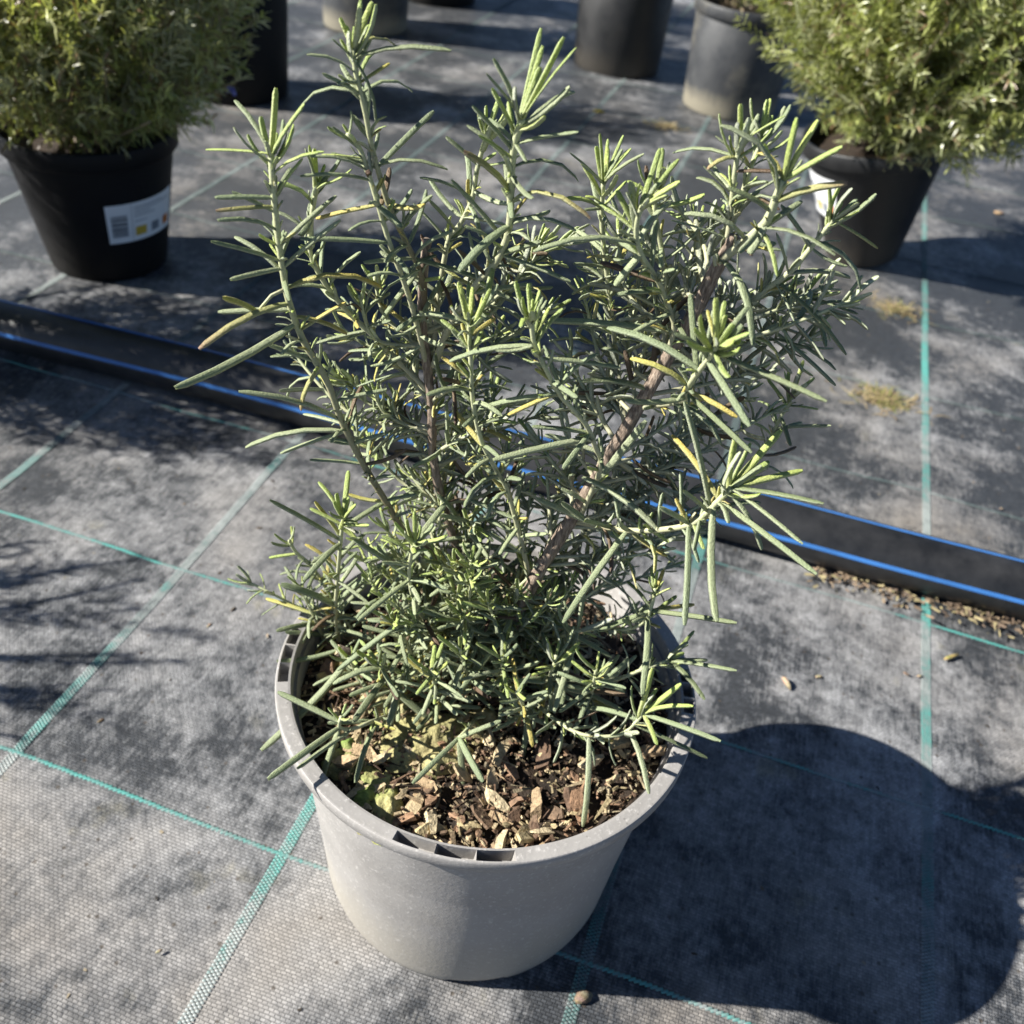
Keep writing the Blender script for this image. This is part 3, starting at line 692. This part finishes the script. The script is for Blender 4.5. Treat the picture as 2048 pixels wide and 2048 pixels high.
# leaves traced one by one: base x, y, tip x, y, colour, bend index, width (px)
TR = '''543 634 330 731 g 0 19|529 591 375 658 r 2 18|486 588 420 561 y 2 15|536 601 411 588 g 1 15|517 522 434 527 g 1 13|515 515 398 455 g 1 13
508 455 410 415 g 2 13|475 402 405 372 g 1 14|491 408 407 397 r 1 11|455 322 388 282 b 1 9|498 305 443 189 g 2 13|511 282 521 166 b 1 15|518 299 574 196 b 1 13
662 189 566 206 g 3 13|528 342 611 286 b 2 11|535 389 571 299 b 1 13|538 472 634 369 g 1 13|551 512 642 415 g 1 13|576 551 722 545 y 3 15|569 605 655 630 y 2 13
612 691 567 774 r 2 14|645 797 450 738 g 2 14|649 827 463 844 g 2 15|639 837 529 855 g 1 11|589 701 503 648 g 1 13|632 1029 509 943 g 1 12|639 1016 594 946 y 1 10
642 970 601 909 b 2 11|650 979 657 888 b 1 13|660 1010 745 935 g 1 14|645 1036 573 1095 g 2 14|618 1155 530 1102 g 2 17|589 1165 502 1129 y 1 12|598 1182 521 1190 k 2 12
611 1204 538 1192 g 1 13|613 1243 522 1247 g 0 14|787 1168 636 1264 g 1 15|633 1264 492 1415 g 0 18|753 1270 628 1290 g 3 15|762 1287 734 1370 g 1 17|762 1305 850 1390 g 1 18
728 1282 667 1361 k 1 16|628 1381 524 1305 g 1 15|628 1395 505 1470 g 1 15|633 1393 604 1478 g 1 15|672 1386 560 1450 g 1 12|741 1378 670 1477 g 2 13|863 1400 911 1475 g 2 16
858 1408 875 1482 g 1 15|849 1406 778 1478 g 1 12|867 1392 945 1360 g 2 12|843 1188 872 1309 g 2 15|827 1149 923 1198 g 1 16|772 1100 675 1170 g 1 13|755 1102 668 1018 g 1 15
671 1157 741 1050 g 1 15|1172 1010 1062 1175 g 2 16|1290 1003 1292 1180 g 1 16|1348 967 1353 1173 g 0 19|1372 947 1438 1037 g 2 14|1381 947 1554 950 k 1 14|1368 990 1541 1083 g 1 15
1351 940 1268 821 y 2 15|1295 913 1199 807 g 1 19|1325 963 1292 757 g 1 16|1235 997 1099 900 g 2 17|1119 987 1013 940 g 1 16|1122 917 1219 794 g 1 18|1295 1000 1275 940 y 1 12
1302 1000 1328 1036 b 1 11|1312 701 1146 618 g 2 20|1262 631 1029 603 g 1 20|1368 708 1560 757 k 1 15|1341 708 1414 804 g 1 18|1308 711 1302 555 k 1 15|1368 499 1421 651 g 3 17
1401 658 1494 608 g 1 15|1288 754 1179 754 g 0 16|1219 738 1096 719 k 2 16|1301 761 1418 854 k 1 14|1305 751 1391 787 y 2 14|1043 684 1169 693 g 1 15|1009 653 848 681 g 2 15
1059 748 904 771 g 2 15|1112 824 1062 884 g 1 13|1076 864 930 867 g 1 18|1182 492 1006 474 g 2 16|1209 478 1159 538 g 1 21|1358 937 1474 811 b 1 18|1375 930 1451 870 b 1 18
1391 913 1514 887 b 1 17|1361 930 1391 820 b 0 16|1351 664 1351 562 b 1 16|1354 660 1368 568 b 1 14|1356 664 1384 611 b 1 16|1360 668 1414 628 b 1 15|1360 672 1404 645 b 1 13
1350 664 1335 585 y 1 11|1507 546 1618 592 k 1 11|1474 590 1618 569 k 2 10|1498 551 1559 654 g 2 13|1469 554 1597 669 k 2 11|1451 628 1577 727 g 1 12|1430 686 1577 698 k 3 11
1489 601 1589 595 r 1 11|1425 780 1492 841 k 1 11|1469 815 1568 803 g 1 10|1425 953 1515 1026 g 1 11|1447 418 1413 478 g 0 20|1437 372 1360 236 g 3 16|1467 388 1599 345 r 2 19
1447 395 1374 354 k 2 14|1400 455 1291 403 g 3 14|1476 345 1503 222 b 1 17|1486 342 1543 226 b 1 17|1483 359 1589 276 b 1 15|1467 345 1430 289 y 3 13|1440 452 1576 481 k 2 12
1443 458 1467 521 b 2 12|1556 498 1623 551 g 3 15|1589 461 1656 468 y 1 10|1384 266 1397 196 b 1 13|1430 249 1453 186 b 2 12|1417 276 1480 219 b 1 12|1380 299 1334 319 r 3 12
1380 295 1270 288 g 2 11|679 116 851 95 k 2 13|682 96 755 96 r 3 11|662 139 579 103 g 2 11|659 186 609 139 g 1 14|666 116 709 229 k 2 12|702 179 778 174 g 3 12|695 156 735 119 y 1 9
685 279 627 239 g 1 9|732 315 818 209 g 1 14|745 319 845 320 k 3 9|709 342 566 332 g 2 10|692 332 586 295 g 2 9|705 392 596 412 y 1 12|702 392 758 428 g 1 18|662 100 642 33 b 1 13
675 83 680 0 b 0 13|685 66 702 3 b 1 14|665 96 668 50 b 1 11|679 86 697 46 b 1 11|971 266 1021 53 b 1 14|981 259 1024 86 b 1 14|990 220 1064 70 b 1 13|992 215 1087 90 b 1 12
978 249 931 110 g 2 13|964 189 918 139 g 1 9|984 256 1084 173 g 3 13|964 272 901 222 g 3 12|958 319 881 236 g 2 12|988 282 1091 249 g 1 12|954 299 891 199 g 1 13|978 322 1091 342 k 3 11
954 365 875 285 r 2 17|971 378 1114 412 r 3 13|968 428 1087 435 g 3 12|954 428 865 511 g 2 21|928 465 852 339 g 1 13|858 378 792 335 g 2 10|948 498 1021 455 k 1 15|931 501 918 564 b 1 15
958 505 1077 531 g 1 13|782 498 915 528 k 1 14|778 498 686 495 g 1 12|686 495 566 450 g 1 15|782 521 719 604 g 1 14|828 594 747 624 g 3 14|1137 332 1132 252 b 1 9|1139 330 1147 262 b 1 9
1140 330 1176 255 b 1 9|1142 330 1187 282 b 2 9|1143 335 1215 290 g 2 9|1132 335 1075 288 g 1 9|1197 450 1190 342 g 1 18|1190 445 1164 359 b 1 14|1216 400 1245 280 b 1 13|1230 390 1280 300 b 1 12
885 640 868 538 b 1 12|890 640 884 535 b 1 12|893 640 925 545 b 1 11|896 645 934 600 y 1 12|1002 640 997 535 b 1 13|1006 640 1020 565 b 1 11|1010 640 1036 580 b 1 11|1225 1130 1230 1072 b 1 11
1232 1130 1252 1075 y 1 10|1220 1160 1130 1190 k 1 14|1235 1165 1310 1140 y 1 12|1240 1170 1390 1175 k 1 13|1222 1180 1212 1310 g 2 15|1205 1355 1232 1260 b 1 14|1210 1355 1285 1290 b 1 14
1212 1360 1308 1332 b 2 12|1200 1362 1110 1335 g 2 14|1212 1362 1360 1398 g 1 14|1215 1366 1240 1405 b 2 12|1190 1385 1225 1498 g 2 14|1196 1388 1335 1430 k 1 11|1112 1395 1100 1560 g 2 14
1000 1300 985 1440 g 1 14|1262 1250 1390 1265 g 1 12|1262 1246 1330 1320 k 2 13|1255 1240 1335 1245 g 1 12|1260 1240 1310 1190 b 1 9|1085 1200 1110 1020 g 1 14|1030 1180 1060 1330 k 1 16
1085 1190 1045 1345 g 1 13|945 1190 870 1300 g 1 13|1100 1290 1130 1390 k 1 12|900 1130 1010 1030 g 1 15|870 1030 990 1040 g 1 18|760 1010 740 940 b 0 15|790 1040 840 950 g 1 16|785 1010 782 965 b 1 10'''
TR = [q.split() for line in TR.split('\n') for q in line.split('|') if q.strip()]
SPX = np.array([s[0] for s in SAMPLES]); SDEP = np.array([(s[1] - CAM).dot(FWD) for s in SAMPLES])
for bx, by, tx, ty, code, bi, wp in TR:
    bx, by, tx, ty, wp = map(float, (bx, by, tx, ty, wp)); bi = int(bi)
    d2 = np.hypot(SPX[:, 0] - bx, SPX[:, 1] - by); best = d2.min(); cand = np.where(d2 < best + 8)[0]; i = cand[np.argmin(SDEP[cand])]
    (_, p, stem, tan) = SAMPLES[i]
    r0 = ray(bx, by); depth = (p - CAM).dot(FWD)
    b = p if best < 62 else CAM + r0 * depth
    if best >= 62:               # leaf stalk bridging to the shoot
        v, f, c = tube_arrays(rel([p, p.lerp(b, .5) + Vector((0, 0, .002)), b]), [.0008, .0007, .0006], 6, GS0, GS1); link('side_stem', make_mesh('side_stem', v, f, c, M_STEM), stem)
    dr = ray(tx, ty).normalized(); oc = CAM - b; tcl = -oc.dot(dr); close = CAM + dr * tcl; lmin = (close - b).length
    Lt = max(.008, lmin * random.uniform(1.0, 1.28))
    if Lt > lmin: off = math.sqrt(Lt * Lt - lmin * lmin) * (-1 if random.random() < .62 else 1)
    else: off = random.uniform(-.25, .15) * lmin
    tip = CAM + dr * (tcl + max(-.016, min(.014, off)))
    toc = (CAM - b).normalized()
    n = Vector((0, 0, 1)) * (1.0 if bi == 3 else .6) + toc * .55 + tan * .35 + .35 * rand_unit()
    put_leaf(stem, b, tip, n, wp * D / F * (b - CAM).dot(FWD) * .84, code, bi, 2.0)

# finer shoots filling the middle, the back and the foot of the plant
fill_b = Batch()
def filler(b, end, stemtone=GS1, **k):
    P = resample([b, b.lerp(end, .5) + .008 * rand_unit() + Vector((0, 0, -.006)), end], .003); n = len(P)
    v, f, c = tube_arrays(rel(P), [.0011 - .0004 * i / (n - 1) for i in range(n)], 6, GS0, stemtone)
    o = link('stem', make_mesh('stem', v, f, c, M_STEM), plant); dress(P, o, imp=-1.5, **k)
targets = [(870, 700, .03), (950, 620, .04), (1040, 580, .045), (1110, 560, .05), (1060, 660, .03), (960, 760, .02), (1010, 840, .02), (1090, 700, .05), (1150, 620, .055), (1190, 560, .05),
           (720, 760, .03), (700, 840, .035), (760, 880, .03), (830, 940, .02), (900, 980, .01), (980, 1000, .015), (1080, 880, .035), (1150, 930, .03), (1220, 900, .04), (1290, 850, .045),
           (1330, 800, .05), (1400, 740, .05), (1440, 700, .055), (1380, 560, .05), (1300, 520, .045), (700, 520, .03), (640, 640, .04), (660, 720, .03), (780, 640, .04), (820, 560, .04), (1000, 480, .04), (1090, 450, .05),
           (1480, 560, .04), (1530, 620, .03), (1540, 540, .03), (1350, 400, .03), (1290, 400, .035), (1180, 430, .04), (1320, 960, .02), (1250, 1050, .0), (1170, 1080, .01), (800, 820, .04), (860, 860, .045), (930, 900, .04), (1000, 930, .05), (1050, 960, .04), (900, 800, .05), (830, 900, .05), (960, 840, .05), (1030, 780, .05), (780, 960, .04), (720, 1000, .03), (740, 1060, .03), (860, 1010, .04), (1180, 1000, .03)]
W12 = W1 + W2
more = [(x + random.gauss(0, 45), y + random.gauss(0, 45), max(.0, wd + random.gauss(0, .018))) for x, y, wd in targets if random.random() < .7]
for (x, y, wd) in targets + more:
    tip = at_w(x + random.uniform(-15, 15), y + random.uniform(-15, 15), wd)
    cand = [q for q in W12 if q.z < tip.z - .015 and q.z > SOIL_Z + .02] or W1[:10]
    b = min(cand, key=lambda q: (q - tip).length + .6 * random.random() * .05)
    filler(b, tip, step=.0060, Lr=(.013, .022), dens=.82, tuft=.35, tip=7, tipL=(.007, .014), start=.2)
for k in range(58):              # short leafy growth round the foot
    x, y = random.gauss(890, 135), random.uniform(1010, 1185); b = soil_pt(random.gauss(915, 70), random.uniform(1200, 1300))
    filler(b, at_w(x, y, random.uniform(-.012, .045) if x > 930 else random.uniform(-.02, .04)), step=.0058, Lr=(.012, .021), dens=.8, tuft=.4, tip=7, tipL=(.006, .013), start=.2)

# the 300 most prominent leaves are single objects on their stem, the rest one mass
LEAVES.sort(key=lambda q: -q[6])
for (stem, b, d, n, wid, key, imp) in LEAVES[:300]:
    L = d.length; asp = min(.30, max(.06, round(wid / L / .02) * .02)); me = shared_leaf(key, asp)
    o = link('leaf', me, stem); R = frame(d, n).to_4x4(); s = L; ws = wid / (asp * L)
    o.matrix_local = Matrix.Translation(b - BASE) @ R @ Matrix.Diagonal((s * ws, s, s * ws, 1))
rest = Batch()
for (stem, b, d, n, wid, key, imp) in LEAVES[300:]:
    V, Fq, C = LEAF[key]; P = leaf_verts(V, wid, d.length); R = np.array(frame(d, n)); rest.add(P @ R.T + np.array(b - BASE), Fq, C * random.uniform(.85, 1.15))
o = link('foliage', rest.mesh('foliage', M_LEAF), plant); tag(o, kind='stuff')

# ------------------------------------------------------------------ rosemary bushes around it
far_q = np.array([[0, 1, 3, 2], [2, 3, 5, 4]])
def bush(loc, z0, cz, rx, rz, nshoot, label, greens, leafL=(.010, .018), droop=.25, flowers=0, fill=1.0, stems=30, seed=1, off=(0, 0), brown=.08):
    random.seed(seed)
    root = empty('rosemary_bush', (loc[0], loc[1], z0), label=label, cat='bush')
    bt = Batch(); ctr = Vector((off[0], off[1], cz - z0)); nst = 0
    for k in range(nshoot):
        u = rand_unit(); rr = random.uniform(.55, 1.0) ** .6
        tip = ctr + Vector((u.x * rx, u.y * rx, u.z * rz)) * rr * (1 + .12 * noise.noise(Vector(u) * 2.5 + Vector((seed, 0, 0))))
        lim = .012 if math.hypot(tip.x, tip.y) < .10 else -.015
        if tip.z < lim: tip.z = lim + .02 * random.random()
        b = Vector((random.gauss(0, .02), random.gauss(0, .02), -.004)).lerp(tip, random.uniform(.0, .35) if k >= stems else 0)
        mid = b.lerp(tip, .5) + Vector((0, 0, .03 if k >= stems else -.01)) * droop * 2 + .02 * rand_unit()
        P = resample([b, mid, tip], .012)
        if k < stems:
            n = len(P); v, f, c = tube_arrays(P, [.0032 - .0018 * i / (n - 1) for i in range(n)], 6, (.20, .15, .10), (.36, .31, .19)); link('stem', make_mesh('stem', v, f, c, M_STEM), root)
        m = len(P); s = .35 * m; g = greens[random.randrange(len(greens))]; sh = random.uniform(.7, 1.3)
        while s < m - 1:
            i = int(s); p = P[i].lerp(P[i + 1], s - i); t = (P[i + 1] - P[i]).normalized(); x = t.cross(rand_unit()).normalized()
            for sg in (-1, 1):
                d = (x * sg * random.uniform(.5, 1) + t * random.uniform(.3, 1.1) + .25 * rand_unit()).normalized(); L = random.uniform(*leafL); wd = random.uniform(.0018, .0028)
                y = d.cross(rand_unit()).normalized() * wd * .5; q = p + d * L * .5 + Vector((0, 0, .0015))
                pts = np.array([p - y * .6, p + y * .6, q - y, q + y, p + d * L - y * .3, p + d * L + y * .3])
                cg = np.array((.25, .17, .10) if random.random() < brown else g) * sh * random.uniform(.7, 1.35)
                bt.add(pts, far_q, np.tile(cg, (6, 1)))
            s += .5 / fill
    o = link('foliage', bt.mesh('foliage', M_FAR, smooth=False), root); tag(o, kind='stuff')
    for k in range(flowers):
        u = rand_unit(); q = ctr + Vector((u.x * rx, u.y * rx, u.z * rz)) * .97; fb = Batch()
        for a in range(4):
            d = rand_unit() * .006; y = d.orthogonal().normalized() * .003; fb.add(np.array([-y * .4, y * .4, d * .6 - y, d * .6 + y, d - y * .5, d + y * .5]), far_q, np.tile((.22, .22, .62), (6, 1)))
        link('flower', fb.mesh('flower', M_FAR), root, q)
    return root
OL = [(.40, .43, .15), (.45, .46, .19), (.31, .36, .13), (.60, .60, .38), (.42, .42, .24)]
BRT = [(.37, .40, .14), (.42, .45, .17), (.31, .35, .13), (.52, .53, .30), (.38, .40, .21)]
bush((-.384, .637), .142, .318, .195, .180, 1000, 'dense olive rosemary bush with a few blue flowers in the barcode pot', OL, flowers=26, seed=3, fill=1.1, off=(.02, 0), brown=.12)
bush((.482, 1.150), .165, .362, .255, .205, 1500, 'wide bright green rosemary bush spilling over the leaning dark pot', BRT, seed=5, fill=1.1, off=(.035, -.03))
bush((.222, 1.742), .170, .315, .125, .120, 320, 'small green rosemary bush in the soil stained grey pot', BRT, seed=8)
bush((-.039, 1.874), .190, .36, .17, .15, 300, 'rosemary bush in the plain dark pot of the back row', OL, seed=9)
bush((-.589, 1.814), .190, .36, .17, .15, 300, 'rosemary bush in the farther sunlit grey pot', OL, seed=10)
bush((-.560, 2.160), .190, .36, .17, .15, 240, 'rosemary bush in the black pot behind the farther grey pot', OL, seed=12)
bush((-.585, 1.280), .180, .35, .14, .15, 300, 'rosemary bush in the tall half hidden black pot', OL, seed=13)

# neighbours standing just left of the picture, whose shadows streak the cloth
for x, y, seed, n, R_, lb in ((-.47, -.06, 21, 70, .12, 'loose rosemary plant in a black pot left of the grey pot'), (-.60, .315, 22, 560, .19, 'bushy rosemary plant in a black pot before the pipe')):
    bg_pot(x, y, .07, .095, .15, M_BLACK, 'black pot under the ' + lb.replace(' in a black pot', ''))
    bush((x, y), .13, .15 + R_ * .85, R_, R_ * .95, n, lb, OL, seed=seed, fill=.9, stems=26)

# ------------------------------------------------------------------ litter on the cloth
random.seed(99)
def clump(px, py, R, n, cols_, label, name='dry_grass', hz=.006):
    c0 = at_z(px, py, 0); bt = Batch(); qf = np.array([[0, 1, 3, 2], [2, 3, 5, 4]])
    for k in range(n):
        r = R * abs(random.gauss(0, .5)); a = random.uniform(0, 6.28); p = Vector((r * math.cos(a) * 1.5, r * math.sin(a), .002 + hz * random.random() * max(0, 1 - r / R)))
        d = Vector((random.gauss(0, 1), random.gauss(0, 1), random.gauss(0, .15))).normalized() * random.uniform(.008, .022); y = d.cross(Vector((0, 0, 1))).normalized() * random.uniform(.0004, .0009)
        cv = d.cross(Vector((0, 0, 1))) * random.uniform(-.3, .3); q = p + d * .5 + cv; e = p + d
        for z in (p, q, e): z.z = max(z.z, .002)
        bt.add(np.array([p - y, p + y, q - y, q + y, e - y * .4, e + y * .4]), qf, np.tile(np.array(random.choice(cols_)) * random.uniform(.7, 1.25), (6, 1)))
    o = link(name, bt.mesh(name, M_DRY, smooth=False), None, Vector((c0.x, c0.y, -.0012))); tag(o, label, 'plant litter')
ST = [(.38, .29, .15), (.30, .22, .12), (.42, .34, .18), (.26, .25, .08)]
clump(1665, 755, .030, 330, ST + [(.2, .22, .06)], 'tuft of dry yellowish grass on the cloth beyond the pipe')
clump(1690, 585, .030, 190, ST, 'thin patch of dry straw in front of the leaning pot')
clump(1255, 240, .028, 120, ST, 'brown scraps of straw in front of the soil stained pot')
def ridge(x0, x1, label, n):     # crumbs drifted against the near side of the pipe
    bt = Batch(); qf = np.array([[0, 1, 3, 2], [2, 3, 5, 4]])
    for k in range(n):
        x = random.uniform(x0, x1); y = pipe_y(x) - .018 - abs(random.gauss(0, .009 + .008 * max(0, noise.noise(Vector((x * 14, 0, 0)))))); p = Vector((x, y, .002 + random.uniform(0, .006)))
        d = Vector((random.gauss(0, 1), random.gauss(0, .7), random.gauss(0, .3))).normalized() * random.uniform(.002, .009); yv = d.orthogonal().normalized() * random.uniform(.0003, .001)
        q = p + d * .5; e = p + d
        for z in (p, q, e): z.z = max(z.z, .001)
        bt.add(np.array([p - yv, p + yv, q - yv * 1.2, q + yv * 1.2, e - yv, e + yv]), qf, np.tile(np.array(random.choice([(.20, .14, .09), (.26, .19, .12), (.13, .09, .06), (.30, .25, .13)])) * random.uniform(.6, 1.2), (6, 1)))
    o = link('plant_litter', bt.mesh('plant_litter', M_DRY, smooth=False)); tag(o, label, 'plant litter', kind='stuff')
ridge(.50, 1.0, 'brown plant crumbs drifted against the pipe', 700)
def crumb(px, py, L, rgb, label, rot=None, group=None, name='bark_scrap', flat=.35, wd=.5):
    c0 = at_z(px, py, 0.001); vv = []; cc = []
    for i in range(5):
        s = i / 4 - .5; tp = math.sqrt(max(.05, 1 - (2 * s) ** 2 * .8))
        for j in range(6):
            a = j * math.pi / 3; vv.append((s * L + random.uniform(-.04, .04) * L, math.cos(a) * wd * L * .5 * tp * random.uniform(.85, 1.1), (math.sin(a) + .7) * flat * L * .4 * tp)); cc.append(tuple(x * random.uniform(.8, 1.15) for x in rgb))
    ff = [(i * 6 + j, i * 6 + (j + 1) % 6, (i + 1) * 6 + (j + 1) % 6, (i + 1) * 6 + j) for i in range(4) for j in range(6)] + [tuple(range(6))[::-1], tuple(range(24, 30))]
    o = link(name, make_mesh(name, vv, ff, cc, M_CHIP), None, c0); o.rotation_euler.z = random.uniform(0, 6.3) if rot is None else rot; tag(o, label, 'debris', group)
crumb(1483, 1290, .013, (.42, .34, .24), 'pale splinter of bark lying right of the grey pot', -.9, flat=.5, wd=.35)
crumb(1100, 1884, .011, (.24, .17, .11), 'brown pebble of bark at the edge of the grey pot shadow', .7, flat=.8, wd=.7)
crumb(1130, 210, .020, (.55, .45, .05), 'yellow fallen leaf on the cloth in front of the back row', .4, flat=.12, wd=.8, name='fallen_leaf')
crumb(1885, 402, .016, (.50, .33, .18), 'tan fallen leaf on the cloth beside the leaning pot', .4, flat=.25, wd=.8, name='fallen_leaf')
crumb(1795, 1240, .016, (.40, .33, .12), 'yellowish twig leaf lying beside the pipe', .75, flat=.2, wd=.25, name='fallen_leaf')
for px, py in ((1710, 1272), (1735, 1276), (1545, 1277), (490, 997), (395, 1180), (505, 1200), (1310, 1800), (190, 1360), (300, 1795), (1890, 960), (440, 1150)):
    crumb(px, py, random.uniform(.003, .006), random.choice([(.10, .075, .05), (.34, .20, .12), (.20, .14, .09), (.42, .33, .22)]), 'small crumb of bark on the woven cloth', None, 'bark crumbs scattered over the cloth')
grit = Batch()
for k in range(900):
    x, y = random.uniform(-.7, 1.1), random.uniform(-.25, 2.0); L = random.uniform(.0008, .0032); a = random.uniform(0, 6.3)
    if (x - POT.x) ** 2 + (y - POT.y) ** 2 < .0095: continue
    q = np.array([(sx * L * .5 * random.uniform(.6, 1.2), sy * L * random.uniform(.12, .35), sz * L * .2) for sz in (0, 1) for sx, sy in ((-1, -1), (1, -1), (1, 1), (-1, 1))])
    Rm = np.array(Matrix.Rotation(a, 3, 'Z')); grit.add(q @ Rm.T + [x, y, ground_z(x, y) - .0001], cube_q, np.tile(np.array(random.choice([(.05, .04, .03), (.09, .065, .045), (.20, .15, .10), (.30, .25, .17), (.05, .045, .04)])) * random.uniform(.7, 1.2), (8, 1)))
o = link('grit', grit.mesh('grit', M_DRY, smooth=False)); tag(o, 'fine brown grit and crumbs scattered over the cloth', 'grit', kind='stuff')
